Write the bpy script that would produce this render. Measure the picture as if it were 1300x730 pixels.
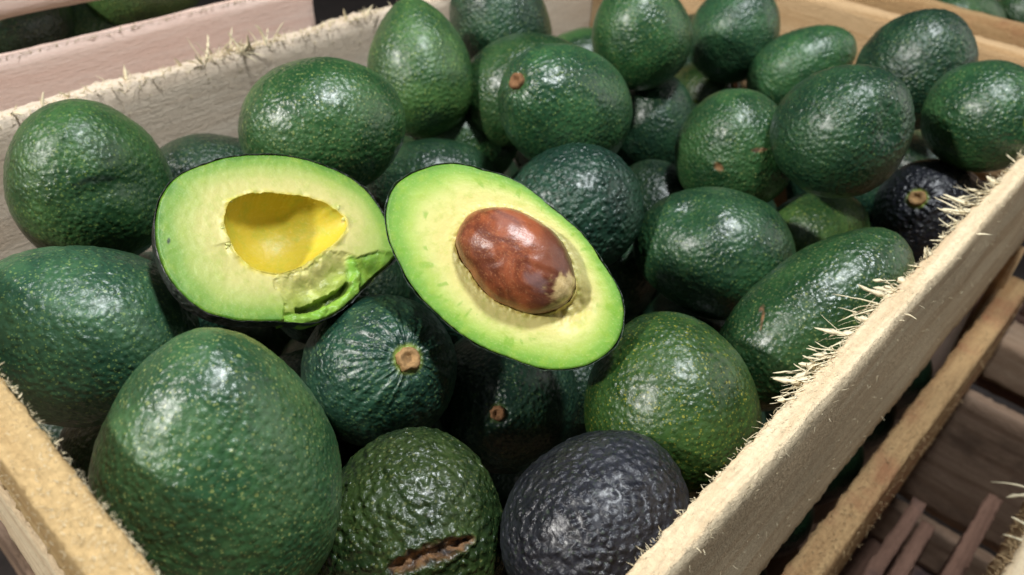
import bpy, math, random
from mathutils import Vector, Matrix, Quaternion, noise

# ------------------------------------------------------------------ scene, camera, light
for o in list(bpy.data.objects): bpy.data.objects.remove(o)
scene = bpy.context.scene
COL = scene.collection
R = math.radians

cam_d = bpy.data.cameras.new('camera')
cam = bpy.data.objects.new('camera', cam_d); COL.objects.link(cam)
CX = Vector((0.72669567, 0.68546044, 0.04535841))
CY = Vector((-0.44774653, 0.42253616, 0.7880268))
CZ = Vector((0.52099563, -0.59296474, 0.61396773))
cam.matrix_world = Matrix(((CX.x, CY.x, CZ.x, 0), (CX.y, CY.y, CZ.y, 0), (CX.z, CY.z, CZ.z, .225), (0, 0, 0, 1)))
cam_d.sensor_width = 36; cam_d.lens = 28.29
cam_d.clip_start = .01; cam_d.clip_end = 50
cam_d.dof.use_dof = True; cam_d.dof.focus_distance = .318; cam_d.dof.aperture_fstop = 11
scene.camera = cam

world = bpy.data.worlds.new('World'); scene.world = world; world.use_nodes = True
bg = world.node_tree.nodes['Background']
bg.inputs[0].default_value = (.80, .92, 1.0, 1); bg.inputs[1].default_value = .055

def area(name, target, direction, dist, size, power, col):
    l = bpy.data.lights.new(name, 'AREA'); l.shape = 'DISK'; l.size = size; l.energy = power; l.color = col
    o = bpy.data.objects.new(name, l); COL.objects.link(o)
    d = Vector(direction).normalized()
    o.location = Vector(target) + d * dist
    o.rotation_euler = d.to_track_quat('Z', 'Y').to_euler()
    return o
KEY = area('overhead_lamp', (-.26, .28, 0), (.20, .06, 1.0), 1.25, .15, 18, (.93, .97, 1.0))
FRONT = area('front_lamp', (-.25, .25, 0), (-.25, -.80, .62), 2.3, .16, 48, (1.0, .97, .92))
SIDE = area('side_lamp', (-.28, .33, 0), (.62, .72, .42), 3.0, 2.6, 22, (1.0, .95, .90))

vs = scene.view_settings
vs.view_transform = 'Standard'; vs.look = 'None'; vs.exposure = 0; vs.gamma = 1; vs.use_curve_mapping = False
scene.render.engine = 'CYCLES'

# ------------------------------------------------------------------ helpers
WM = {}
def link(o, parent=None, W=None):
    COL.objects.link(o)
    W = W or Matrix.Identity(4)
    if parent is not None:
        o.parent = parent
        o.matrix_parent_inverse = WM[parent.name].inverted()
    o.matrix_basis = W
    WM[o.name] = W
    return o
def mesh_obj(name, verts, faces, mat, parent=None, W=None, smooth=True):
    me = bpy.data.meshes.new(name); me.from_pydata(verts, [], faces); me.update()
    if smooth: me.polygons.foreach_set('use_smooth', [True] * len(me.polygons))
    if mat: me.materials.append(mat)
    return link(bpy.data.objects.new(name, me), parent, W)
def empty(name, loc, parent=None):
    o = bpy.data.objects.new(name, None); o.empty_display_size = .02
    return link(o, parent, Matrix.Translation(loc))
def tag(o, label, cat, group=None, kind=None):
    o['label'] = label; o['category'] = cat
    if group: o['group'] = group
    if kind: o['kind'] = kind
    return o
def colattr(o, name, cols):
    a = o.data.color_attributes.new(name, 'FLOAT_COLOR', 'POINT')
    a.data.foreach_set('color', [c for q in cols for c in (q[0], q[1], q[2], 1.0)])
def lerp(a, b, t): return a + (b - a) * t
def mix3(a, b, t): return tuple(a[i] + (b[i] - a[i]) * t for i in range(3))
def sstep(a, b, x):
    t = min(1, max(0, (x - a) / (b - a))); return t * t * (3 - 2 * t)
NZ = noise.noise

# ------------------------------------------------------------------ materials
class NT:
    def __init__(s, name):
        s.m = bpy.data.materials.new(name); s.m.use_nodes = True
        s.t = s.m.node_tree; s.b = s.t.nodes['Principled BSDF']
    def n(s, typ, **kw):
        x = s.t.nodes.new(typ)
        for k, v in kw.items():
            if k in x.inputs.keys(): x.inputs[k].default_value = v
            else: setattr(x, k, v)
        return x
    def l(s, a, b): s.t.links.new(a, b)
    def set(s, **kw):
        for k, v in kw.items(): s.b.inputs[k.replace('_', ' ')].default_value = v
    def math(s, op, a, b=None, clamp=False):
        x = s.t.nodes.new('ShaderNodeMath'); x.operation = op; x.use_clamp = clamp
        for i, v in enumerate((a, b)):
            if v is None: continue
            if isinstance(v, (int, float)): x.inputs[i].default_value = v
            else: s.l(v, x.inputs[i])
        return x.outputs[0]
    def ramp(s, v, lo, hi, a=0., b=1.):
        x = s.t.nodes.new('ShaderNodeMapRange'); x.interpolation_type = 'SMOOTHSTEP'
        s.l(v, x.inputs[0])
        for i, q in zip((1, 2, 3, 4), (lo, hi, a, b)): x.inputs[i].default_value = q
        return x.outputs[0]
    def mix(s, fac, a, b, blend='MIX'):
        x = s.t.nodes.new('ShaderNodeMix'); x.data_type = 'RGBA'; x.blend_type = blend
        for sock, v in ((x.inputs[0], fac), (x.inputs[6], a), (x.inputs[7], b)):
            if isinstance(v, (int, float)): sock.default_value = v
            elif isinstance(v, tuple): sock.default_value = (*v, 1)
            else: s.l(v, sock)
        return x.outputs[2]
    def bump(s, h, dist, strength=1., prev=None):
        x = s.n('ShaderNodeBump'); x.inputs['Strength'].default_value = strength; x.inputs['Distance'].default_value = dist
        s.l(h, x.inputs['Height'])
        if prev is not None: s.l(prev, x.inputs['Normal'])
        return x.outputs[0]

def skin_mat(name, dark, light, spot, spots=.55, pebble=.55, scale=310, rough=.33, spot_size=.27, blotch=(.40, .62), wrinkle=.6):
    t = NT(name)
    tc = t.n('ShaderNodeTexCoord'); oi = t.n('ShaderNodeObjectInfo')
    off = t.n('ShaderNodeVectorMath', operation='SCALE'); off.inputs[0].default_value = (3.1, 1.7, 2.3); t.l(oi.outputs['Random'], off.inputs['Scale'])
    add = t.n('ShaderNodeVectorMath', operation='ADD'); t.l(tc.outputs['Object'], add.inputs[0]); t.l(off.outputs[0], add.inputs[1])
    P = add.outputs[0]
    big = t.n('ShaderNodeTexNoise', Scale=38., Detail=5., Roughness=.62); t.l(P, big.inputs['Vector'])
    fine = t.n('ShaderNodeTexNoise', Scale=420., Detail=3., Roughness=.6); t.l(P, fine.inputs['Vector'])
    wr = t.n('ShaderNodeTexNoise', Scale=scale * .62, Detail=3., Roughness=.55, Distortion=.5); t.l(P, wr.inputs['Vector'])
    # pebbles
    dv = t.n('ShaderNodeVectorMath', operation='MULTIPLY_ADD'); t.l(fine.outputs['Color'], dv.inputs[0]); dv.inputs[1].default_value = (.0016,) * 3; t.l(P, dv.inputs[2])
    peb = t.n('ShaderNodeTexVoronoi', feature='SMOOTH_F1', Scale=scale * 1.25, Smoothness=.55); t.l(dv.outputs[0], peb.inputs['Vector'])
    pebh = t.ramp(peb.outputs['Distance'], .05, .75, 1., 0.)
    # lenticels: two sizes of scattered spots
    sp = []
    for sc, sz, keep in ((430., spot_size, spots), (760., spot_size * 1.25, spots)):
        v = t.n('ShaderNodeTexVoronoi', Scale=sc); t.l(dv.outputs[0], v.inputs['Vector'])
        rg = t.n('ShaderNodeSeparateColor'); t.l(v.outputs['Color'], rg.inputs[0])
        on = t.math('LESS_THAN', rg.outputs[0], keep)
        jit = t.math('MULTIPLY_ADD', rg.outputs[1], .16); 
        d = t.math('SUBTRACT', v.outputs['Distance'], t.math('MULTIPLY', rg.outputs[1], .12))
        s_ = t.ramp(d, sz * .35, sz, 1., 0.)
        sp.append(t.math('MULTIPLY', s_, t.math('MULTIPLY', on, t.ramp(rg.outputs[2], 0, 1, .25, 1.))))
    spot_f = t.math('MAXIMUM', sp[0], t.math('MULTIPLY', sp[1], .85))
    spot_f = t.math('MULTIPLY', spot_f, t.ramp(wr.outputs['Fac'], .32, .52, .4, 1.))
    bf = t.ramp(big.outputs['Fac'], blotch[0], blotch[1])
    c = t.mix(bf, dark, light)
    c = t.mix(t.ramp(fine.outputs['Fac'], .35, .7, 0., .35), c, tuple(x * .45 for x in dark))
    c = t.mix(t.math('MULTIPLY', spot_f, .72), c, spot)
    hs = t.n('ShaderNodeHueSaturation'); t.l(c, hs.inputs['Color'])
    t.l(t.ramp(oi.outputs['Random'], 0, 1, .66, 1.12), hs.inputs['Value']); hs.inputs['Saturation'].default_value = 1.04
    h2 = t.math('FRACT', t.math('MULTIPLY', oi.outputs['Random'], 7.13)); t.l(t.ramp(h2, 0, 1, .465, .512), hs.inputs['Hue'])
    c = hs.outputs[0]
    at = t.n('ShaderNodeAttribute', attribute_name='mark'); sx = t.n('ShaderNodeSeparateColor'); t.l(at.outputs['Color'], sx.inputs[0])
    brown = t.mix(t.ramp(wr.outputs['Fac'], .35, .65), (.018, .009, .006), (.26, .13, .05))
    c = t.mix(t.math('MULTIPLY', sx.outputs[2], .6), c, (.012, .015, .016))
    c = t.mix(sx.outputs[1], c, (.25, .33, .05))
    c = t.mix(sx.outputs[0], c, brown)
    t.l(c, t.b.inputs['Base Color'])
    r = t.math('ADD', t.ramp(big.outputs['Fac'], .3, .7, rough - .06, rough + .09), t.math('MULTIPLY', sx.outputs[0], .4))
    t.l(r, t.b.inputs['Roughness'])
    b1 = t.bump(wr.outputs['Fac'], .0019, wrinkle)
    b2 = t.bump(pebh, .0011, pebble, b1)
    b3 = t.bump(fine.outputs['Fac'], .0005, .35, b2)
    t.l(b3, t.b.inputs['Normal'])
    t.set(Specular_IOR_Level=.5, Coat_Weight=.3, Coat_Roughness=.30)
    return t.m

YG = (.20, .30, .10)
SK = {
 'mid':   skin_mat('avocado_skin_mid', (.018, .060, .030), (.034, .105, .042), YG, spots=.75, spot_size=.22, wrinkle=.42, pebble=.5),
 'fine':  skin_mat('avocado_skin_fine', (.018, .062, .028), (.034, .108, .040), (.24, .33, .10), spots=.85, spot_size=.23, wrinkle=.28, pebble=.4, rough=.32),
 'milky': skin_mat('avocado_skin_speckled', (.024, .074, .036), (.046, .122, .050), (.26, .34, .11), spots=.95, rough=.37, pebble=.4, spot_size=.21, wrinkle=.3),
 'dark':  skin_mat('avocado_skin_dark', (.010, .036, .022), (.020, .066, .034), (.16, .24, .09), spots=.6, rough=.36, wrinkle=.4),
 'pebbly':skin_mat('avocado_skin_pebbly', (.008, .030, .019), (.017, .052, .028), (.05, .10, .05), spots=.2, pebble=1., scale=260, rough=.30),
 'bright':skin_mat('avocado_skin_bright', (.010, .052, .014), (.024, .098, .020), (.30, .34, .05), spots=.85, spot_size=.22, rough=.35, wrinkle=.3, pebble=.4),
 'light': skin_mat('avocado_skin_light', (.030, .095, .032), (.065, .170, .046), (.26, .36, .09), spots=.7, pebble=.4, rough=.40, wrinkle=.35),
 'blue':  skin_mat('avocado_skin_blue_black', (.012, .011, .019), (.024, .023, .037), (.045, .068, .048), spots=.4, pebble=.9, scale=270, rough=.40),
 'rough': skin_mat('avocado_skin_rough', (.012, .036, .012), (.032, .074, .020), (.16, .21, .07), spots=.5, pebble=1., scale=250, rough=.28),
}

def wood_mat(name, pale, tan, grain=.6, stain=None, fuzz=1., stain_amt=.5):
    t = NT(name)
    tc = t.n('ShaderNodeTexCoord'); oi = t.n('ShaderNodeObjectInfo')
    off = t.n('ShaderNodeVectorMath', operation='SCALE'); off.inputs[0].default_value = (5.3, 2.9, 1.1); t.l(oi.outputs['Random'], off.inputs['Scale'])
    add = t.n('ShaderNodeVectorMath', operation='ADD'); t.l(tc.outputs['Object'], add.inputs[0]); t.l(off.outputs[0], add.inputs[1])
    P = add.outputs[0]
    mp = t.n('ShaderNodeMapping'); mp.inputs['Scale'].default_value = (5, 70, 70); t.l(P, mp.inputs['Vector'])
    g = t.n('ShaderNodeTexNoise', Scale=1., Detail=6., Roughness=.65, Distortion=.8); t.l(mp.outputs[0], g.inputs['Vector'])
    mp2 = t.n('ShaderNodeMapping'); mp2.inputs['Scale'].default_value = (90, 700, 700); t.l(P, mp2.inputs['Vector'])
    f = t.n('ShaderNodeTexNoise', Scale=1., Detail=4., Roughness=.7); t.l(mp2.outputs[0], f.inputs['Vector'])
    k = t.n('ShaderNodeTexNoise', Scale=330., Detail=4., Roughness=.75, Distortion=.7); t.l(P, k.inputs['Vector'])
    bl = t.n('ShaderNodeTexNoise', Scale=14., Detail=4., Roughness=.6); t.l(P, bl.inputs['Vector'])
    c = t.mix(t.ramp(g.outputs['Fac'], .36, .66), pale, tan)
    c = t.mix(t.ramp(f.outputs['Fac'], .45, .75, 0, grain), c, tuple(x * .62 for x in tan))
    c = t.mix(t.ramp(k.outputs['Fac'], .52, .72, 0, .35), c, tuple(min(1, x * 1.15) for x in pale))
    if stain: c = t.mix(t.ramp(bl.outputs['Fac'], .50, .66, 0, stain_amt), c, stain)
    t.l(c, t.b.inputs['Base Color'])
    t.set(Roughness=.78, Specular_IOR_Level=.22)
    b1 = t.bump(f.outputs['Fac'], .0016, .5)
    b2 = t.bump(k.outputs['Fac'], .0026 * fuzz, .75, b1)
    t.l(b2, t.b.inputs['Normal'])
    return t.m
W_PALE = wood_mat('wood_pale_sawn', (.86, .71, .48), (.70, .52, .32), .4, fuzz=.8)
W_GOLD = wood_mat('wood_golden_sawn', (.60, .42, .20), (.44, .27, .11), .4)
W_TAN = wood_mat('wood_tan_sawn', (.50, .33, .16), (.36, .21, .095), .55, (.28, .05, .035), stain_amt=.35)
W_GREY = wood_mat('wood_greyed_inner', (.78, .66, .52), (.66, .53, .40), .4, fuzz=.45)
W_BACK = wood_mat('wood_warm_board', (.62, .42, .23), (.50, .31, .15), .35, fuzz=.6)
W_PINK = wood_mat('wood_pink_board', (.90, .70, .60), (.84, .61, .51), .2, fuzz=.12)
W_OLD = wood_mat('wood_weathered', (.25, .145, .105), (.14, .078, .055), .6, (.045, .035, .04), fuzz=.6, stain_amt=.8)
W_DUSK = wood_mat('wood_grey_plank', (.36, .25, .175), (.23, .145, .095), .5, (.06, .04, .03), fuzz=.5)
W_STAIN = wood_mat('wood_knotted_end', (.46, .33, .23), (.34, .22, .14), .5, (.05, .045, .05), fuzz=.5, stain_amt=.95)
def plain(name, col, rough=.7, var=.25, sc=600):
    t = NT(name); tc = t.n('ShaderNodeTexCoord'); k = t.n('ShaderNodeTexNoise', Scale=float(sc), Detail=3.); t.l(tc.outputs['Object'], k.inputs['Vector'])
    t.l(t.mix(k.outputs['Fac'], tuple(c * (1 - var) for c in col), tuple(min(1, c * (1 + var)) for c in col)), t.b.inputs['Base Color'])
    t.l(t.bump(k.outputs['Fac'], .0008, .5), t.b.inputs['Normal'])
    t.set(Roughness=rough, Specular_IOR_Level=.3); return t.m
M_FIB = plain('wood_fibre_pale', (.80, .70, .48), .7, .12)
M_FIBD = plain('wood_fibre_tan', (.52, .37, .20), .75, .2)
M_STEM = plain('stem_scar_cork', (.20, .10, .045), .85, .65, 420)
M_STEMP = plain('stem_scar_pale', (.34, .20, .085), .8, .65, 420)
M_GROUND = plain('dark_concrete', (.055, .045, .042), .85, .4, 60)

def flesh_mat():
    t = NT('avocado_flesh'); tc = t.n('ShaderNodeTexCoord')
    at = t.n('ShaderNodeAttribute', attribute_name='tone')
    k = t.n('ShaderNodeTexNoise', Scale=130., Detail=5., Roughness=.65); t.l(tc.outputs['Object'], k.inputs['Vector'])
    f = t.n('ShaderNodeTexNoise', Scale=900., Detail=3., Roughness=.6); t.l(tc.outputs['Object'], f.inputs['Vector'])
    c = t.mix(t.ramp(k.outputs['Fac'], .46, .70, 0, .42), at.outputs['Color'], (.36, .50, .05))
    c = t.mix(t.ramp(f.outputs['Fac'], .5, .8, 0, .22), c, (.86, .84, .42))
    c = t.mix(1., c, (.88, .87, .84), 'MULTIPLY')
    t.l(c, t.b.inputs['Base Color'])
    b = t.bump(k.outputs['Fac'], .0012, .22); b = t.bump(f.outputs['Fac'], .0003, .25, b); t.l(b, t.b.inputs['Normal'])
    t.set(Roughness=.46, Specular_IOR_Level=.45, Subsurface_Weight=.15, Subsurface_Scale=.003)
    t.b.inputs['Subsurface Radius'].default_value = (1., .9, .35)
    return t.m
M_FLESH = flesh_mat()
def seed_mat():
    t = NT('avocado_seed_coat'); tc = t.n('ShaderNodeTexCoord')
    at = t.n('ShaderNodeAttribute', attribute_name='tone'); sx = t.n('ShaderNodeSeparateColor'); t.l(at.outputs['Color'], sx.inputs[0])
    mp = t.n('ShaderNodeMapping'); mp.inputs['Scale'].default_value = (50, 75, 75); t.l(tc.outputs['Object'], mp.inputs['Vector'])
    k = t.n('ShaderNodeTexNoise', Scale=1., Detail=6., Roughness=.62, Distortion=.7); t.l(mp.outputs[0], k.inputs['Vector'])
    f = t.n('ShaderNodeTexNoise', Scale=1100., Detail=4., Roughness=.6); t.l(tc.outputs['Object'], f.inputs['Vector'])
    c = t.mix(t.ramp(k.outputs['Fac'], .36, .64), (.13, .032, .015), (.33, .088, .033))
    c = t.mix(t.ramp(f.outputs['Fac'], .50, .74, 0, .6), c, (.42, .18, .08))
    c = t.mix(sx.outputs[1], c, (.050, .024, .020))  # painted shade over one side of the seed
    c = t.mix(t.math('MULTIPLY', sx.outputs[2], .5), c, (.26, .17, .17))
    c = t.mix(sx.outputs[0], c, t.mix(f.outputs['Fac'], (.42, .27, .10), (.74, .60, .30)))
    t.l(c, t.b.inputs['Base Color'])
    b = t.bump(k.outputs['Fac'], .0010, .3); b = t.bump(f.outputs['Fac'], .0003, .35, b); t.l(b, t.b.inputs['Normal'])
    t.set(Roughness=.33, Specular_IOR_Level=.55)
    return t.m
M_SEED = seed_mat()

# ------------------------------------------------------------------ boards
def board(name, parent, c, size, along, mat, seed, nl=110, wob=.0012, rag=.0012, tilt=0., label=None):
    """sawn board: c = centre, size = (length, thickness, height); along = direction angle of its length about z"""
    L, T, Hh = size; V = []; F = []
    ring = []
    nt, nh = 6, 12
    for i in range(nt): ring.append((-T / 2 + T * i / nt, Hh / 2))
    for i in range(nh): ring.append((T / 2, Hh / 2 - Hh * i / nh))
    for i in range(nt): ring.append((T / 2 - T * i / nt, -Hh / 2))
    for i in range(nh): ring.append((-T / 2, -Hh / 2 + Hh * i / nh))
    n = len(ring)
    for j in range(nl + 1):
        x = -L / 2 + L * j / nl
        for (y, z) in ring:
            e = max(abs(y) / (T / 2), 0) ** 6 * max(abs(z) / (Hh / 2), 0) ** 10
            q = Vector((x * 14 + seed * 3.7, y * 20, z * 20 + seed))
            lo = NZ(q) * wob; hi = Vector((x * 260, y * 300 + seed, z * 300))
            dy = lo + NZ(hi) * rag * (.25 + e); dz = NZ(q + Vector((9, 3, 1))) * wob * 1.6 + NZ(hi + Vector((3, 8, 2))) * rag * (.35 + .9 * e)
            shr = 1 - .06 * e
            V.append((x + (NZ(hi * .7) * rag if 0 < j < nl else NZ(hi) * .001), y * shr + dy, z * (1 - .004 * e) + dz))
    for j in range(nl):
        for i in range(n):
            a, b = j * n + i, j * n + (i + 1) % n
            F.append((a, b, b + n, a + n))
    for j, rev in ((0, False), (nl, True)):
        V.append((-L / 2 if j == 0 else L / 2, 0, 0)); ci = len(V) - 1
        for i in range(n):
            a, b = j * n + i, j * n + (i + 1) % n
            F.append((ci, a, b) if rev else (ci, b, a))
    W = Matrix.Translation(c) @ Matrix.Rotation(along, 4, 'Z') @ Matrix.Rotation(tilt, 4, 'X')
    o = mesh_obj(name, V, F, mat, parent, W)
    if label: o['label'] = label
    return o

def strand(p, d, length, r, bend, n=7, sides=3, wander=.25, rnd=random, wide=1.5):
    """tapered curved fibre; returns verts, faces"""
    d = Vector(d).normalized(); b = Vector(bend); p = Vector(p)
    V = []; F = []
    for i in range(n):
        t = i / (n - 1)
        rr = r * (1 - t) ** .5 * (.6 + .8 * rnd.random()) + .00004
        x = d.orthogonal().normalized(); y = d.cross(x)
        for s in range(sides):
            a = 2 * math.pi * s / sides
            V.append(tuple(p + (x * math.cos(a) * wide + y * math.sin(a) * .55) * rr))
        d = (d + b / n + Vector((rnd.uniform(-1, 1), rnd.uniform(-1, 1), rnd.uniform(-1, 1))) * wander / n * 1.6).normalized()
        p = p + d * length / (n - 1)
    for i in range(n - 1):
        for s in range(sides):
            a, c2 = i * sides + s, i * sides + (s + 1) % sides
            F.append((a, c2, c2 + sides, a + sides))
    F.append(tuple(range(sides - 1, -1, -1)))
    return V, F
def splinter(parent, p, d, length, r, bend, mat, rnd, wander=.25):
    V, F = strand((0, 0, 0), d, length, r, bend, 9, 4, wander, rnd, rnd.choice((1.3, 1.8, 3.0)))
    return mesh_obj('splinter', V, F, mat, parent, Matrix.Translation(p))
def fuzz(name, parent, pts, mat, rnd):
    V = []; F = []
    for (p, d, L, r, b) in pts:
        v, f = strand(p, d, L, r, b, 5, 3, .5, rnd); k = len(V); V += v; F += [tuple(i + k for i in q) for q in f]
    o = mesh_obj(name, V, F, mat, parent); o['kind'] = 'stuff'; return o

# ------------------------------------------------------------------ setting: floor
def sheet(name, z, s, mat):
    n = 24; V = [(-s + 2 * s * i / n, -s + 2 * s * j / n, z + .004 * NZ(Vector((i * .7, j * .7, 1)))) for j in range(n + 1) for i in range(n + 1)]
    F = [(j * (n + 1) + i, j * (n + 1) + i + 1, (j + 1) * (n + 1) + i + 1, (j + 1) * (n + 1) + i) for j in range(n) for i in range(n)]
    return mesh_obj(name, V, F, mat)
fl = sheet('floor', -.74, 5, M_GROUND); fl['kind'] = 'structure'

# ------------------------------------------------------------------ the avocado crate
XL, XR, YF, YB = -.505, -.066, .0345, .729
YFB, ZFB = .0272, .0475    # the end board at the front stands higher than the side boards
CRT = tag(empty('avocado_crate', (-.285, .38, -.335)), 'pale rough-sawn wooden crate heaped with avocados, two cut halves on top', 'crate')
PI2 = math.pi / 2
yc, ly = (YF + YB) / 2, YB - YF
b_right = board('side_board', CRT, (XR + .005, yc + .0, -.0675), (ly + .06, .0100, .135), PI2, W_PALE, 1, 300, .0012, .0008)
s_right = board('side_board', CRT, (-.048, yc, -.245), (ly + .06, .019, .09), PI2, W_TAN, 2, 120, .0015, .0014, label='brown side board with a reddish stain below the gap')
b_left = board('side_board', CRT, (XL - .006, yc, -.075), (ly + .06, .012, .150), PI2, W_GREY, 3, 200, .0018, .0020)
s_left = board('side_board', CRT, (XL - .006, yc, -.25), (ly + .06, .012, .13), PI2, W_GREY, 4, 80)
b_front = board('end_board', CRT, (-.2855, YFB - .0062, .0275), (.46, .0124, .040), 0, W_GOLD, 5, 200, .0010, .0012)
m_front = board('end_board', CRT, (-.2855, YFB - .0085, -.0475), (.46, .012, .106), 0, W_PALE, 6, 100)
s_front = board('end_board', CRT, (-.2855, YFB - .008, -.25), (.46, .014, .11), 0, W_DUSK, 7, 80)
b_back = board('end_board', CRT, (-.2855, YB + .006, -.055), (.46, .012, .11), 0, W_BACK, 8, 100, .0008, .0008)
s_back = board('end_board', CRT, (-.2855, YB + .006, -.235), (.46, .012, .15), 0, W_BACK, 9, 60)
for k in range(5):
    board('base_slat', CRT, (XL + .045 + k * .088, yc, -.327), (ly + .03, .07, .012), PI2, W_DUSK, 20 + k, 30)
def post(x, y, sx, sy, mat, z0=-.32, z1=-.004, leg=.05, parent=CRT):
    """triangular corner post: right angle at the corner"""
    V = []; F = []; n = 14
    for i in range(n + 1):
        z = lerp(z0, z1, i / n); e = .0006 * NZ(Vector((z * 90, x * 9, y * 9)))
        V += [(x, y, z), (x + sx * leg + e, y, z), (x, y + sy * leg + e, z)]
    for i in range(n):
        for s in range(3):
            a, b = i * 3 + s, i * 3 + (s + 1) % 3
            F.append((a, b, b + 3, a + 3) if sx * sy > 0 else (a, a + 3, b + 3, b))
    F += [(0, 2, 1), (n * 3, n * 3 + 1, n * 3 + 2)]
    c = Vector((x, y, (z0 + z1) / 2))
    return mesh_obj('corner_post', [tuple(Vector(v) - c) for v in V], F, mat, parent, Matrix.Translation(c), smooth=False)
post(XL + .001, YB - .001, 1, -1, W_BACK, leg=.055)
post(XR - .001, YB - .001, -1, -1, W_PINK, leg=.028)
post(XL + .001, YF + .001, 1, 1, W_GREY, leg=.03)

rs = random.Random(11)
# long splinters along the inner edge of the right board, in the clumps seen there
def bundle(y, n, L, dx, dy, dz, curl=.8, rnd=rs):
    """a frayed bundle of fibres torn from one place on the edge"""
    base = Vector((-dx, -dy, dz)).normalized()
    for i in range(int(n * 1.6)):
        p = (XR + rnd.uniform(-.0004, .0016), y + rnd.gauss(0, .0035), rnd.uniform(-.0025, .0004))
        d = base + Vector((rnd.gauss(0, .16), rnd.gauss(0, .16), rnd.gauss(0, .12)))
        splinter(b_right, p, d, L * rnd.uniform(.3, 1.0), rnd.uniform(.00008, .00026), (rnd.gauss(0, curl), rnd.gauss(0, curl), rnd.gauss(-.15, curl)), M_FIB, rnd, 1.0)
def ribbon(y, L, dx, dy, dz, rnd=rs):
    V, F = strand((0, 0, 0), (-dx + rnd.gauss(0, .1), -dy, dz), L, rnd.uniform(.0003, .0005), (rnd.gauss(0, .5), rnd.gauss(0, .5), rnd.gauss(-.2, .4)), 10, 4, .7, rnd, 3.6)
    mesh_obj('splinter', V, F, M_FIB, b_right, Matrix.Translation((XR + .0008, y + rnd.gauss(0, .004), -.0006)))
for (y, n, L, dx, dy, dz) in ((.250, 6, .012, .5, .8, -.3), (.262, 8, .018, .6, .8, -.2), (.274, 8, .020, .55, .85, -.1), (.287, 8, .016, .4, .8, .1), (.303, 7, .022, .5, .9, .05), (.315, 5, .014, .3, .9, .1),
                              (.330, 6, .024, .55, .8, .0), (.346, 4, .012, .3, .6, .4), (.352, 5, .023, .7, .7, .05), (.373, 4, .008, .4, .7, .2), (.394, 4, .010, .3, -.1, .9), (.412, 4, .007, .5, .6, .1),
                              (.432, 6, .012, .5, .8, -.1), (.448, 7, .020, .7, .8, .0), (.462, 8, .024, .7, .8, .05), (.478, 8, .022, .7, .8, .1), (.494, 6, .016, .5, .8, .2), (.512, 5, .010, .4, .7, .3), (.540, 5, .010, .3, .6, .6), (.575, 4, .008, .3, .6, .5), (.225, 4, .008, .4, .7, .1), (.195, 4, .006, .3, .7, .3)):
    bundle(y, n, L, dx, dy, dz)
    for _ in range(3 if L > .011 else 1): ribbon(y, L * rs.uniform(.45, .95), dx, dy, dz * .5)
splinter(b_right, (-.0563, .335, -.002), (.4, -.2, .5), .008, .0003, (.5, -.2, -.9), M_FIB, rs)
splinter(b_right, (-.0563, .43, -.002), (.5, .2, .2), .010, .0003, (.3, .9, -.6), M_FIB, rs)
pts = []
for i in range(1700):
    y = rs.uniform(.06, .72); u = rs.random()
    if u < .45: p = (XR + rs.uniform(-.0008, .001), y, rs.uniform(-.002, .0006)); d = (-rs.uniform(.2, 1), rs.uniform(-1, .4), rs.uniform(-.3, .8)); L = .0006 + .0026 * rs.random() ** 2
    elif u < .75: p = (rs.uniform(XR, -.0562), y, .0004); d = (rs.uniform(-.6, .6), rs.uniform(-1, 1), rs.uniform(.0, .2)); L = rs.uniform(.0008, .002)
    else: p = (-.0561, y, -rs.uniform(0, 1) ** 1.5 * .125); d = (rs.uniform(.1, .6), rs.uniform(-1, 1), rs.uniform(-.6, .8)); L = rs.uniform(.001, .0035)
    pts.append((p, d, L, rs.uniform(.00005, .00012), (rs.uniform(-.6, .6), rs.uniform(-.6, .6), rs.uniform(-.6, .6))))
fuzz('wood_fuzz', b_right, pts, M_FIB, rs)
pts = []
for i in range(900):
    y = rs.uniform(.2, .72); u = rs.random()
    if u < .6: p = (rs.uniform(-.057, -.039), y, -.1995); d = (rs.uniform(-.6, .6), rs.uniform(-1, 1), rs.uniform(.05, .5))
    else: p = (-.0383, y, -.2 - rs.random() * .08); d = (rs.uniform(.1, .6), rs.uniform(-1, 1), rs.uniform(-.6, .8))
    pts.append((p, d, rs.uniform(.0012, .004), rs.uniform(.0001, .00022), (rs.uniform(-.6, .6), rs.uniform(-.6, .6), rs.uniform(-.6, .6))))
fuzz('wood_fuzz', s_right, pts, M_FIBD, rs)
# left wall rim: pale frayed edge with curls
for (y0, y1, n, lo, hi) in ((.12, .17, 14, .004, .011), (.17, .24, 18, .004, .012), (.24, .31, 60, .006, .021), (.31, .40, 40, .003, .011)):
    for i in range(n):
        p = (XL + rs.uniform(-.008, .001), rs.uniform(y0, y1), rs.uniform(-.002, .001))
        d = (rs.uniform(-.3, .5), rs.uniform(-.6, .9), rs.uniform(.1, .9))
        splinter(b_left, p, d, rs.uniform(lo, hi), rs.uniform(.00018, .00045), (rs.uniform(-.2, 1.0), rs.uniform(-1, 1), rs.uniform(-1.6, .3)), M_FIB, rs, .5)
pts = []
for i in range(1800):
    y = rs.uniform(.05, .55)
    p = (XL + rs.uniform(-.010, .0012), y, rs.uniform(-.003, .001) - (rs.random() < .3) * rs.random() * .02)
    pts.append((p, (rs.uniform(-.4, .7), rs.uniform(-1, 1), rs.uniform(.0, 1)), rs.uniform(.0015, .005), rs.uniform(.0001, .00028), (rs.uniform(-.5, 1), rs.uniform(-1, 1), rs.uniform(-1.2, .4))))
fuzz('wood_fuzz', b_left, pts, M_FIB, rs)
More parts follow.
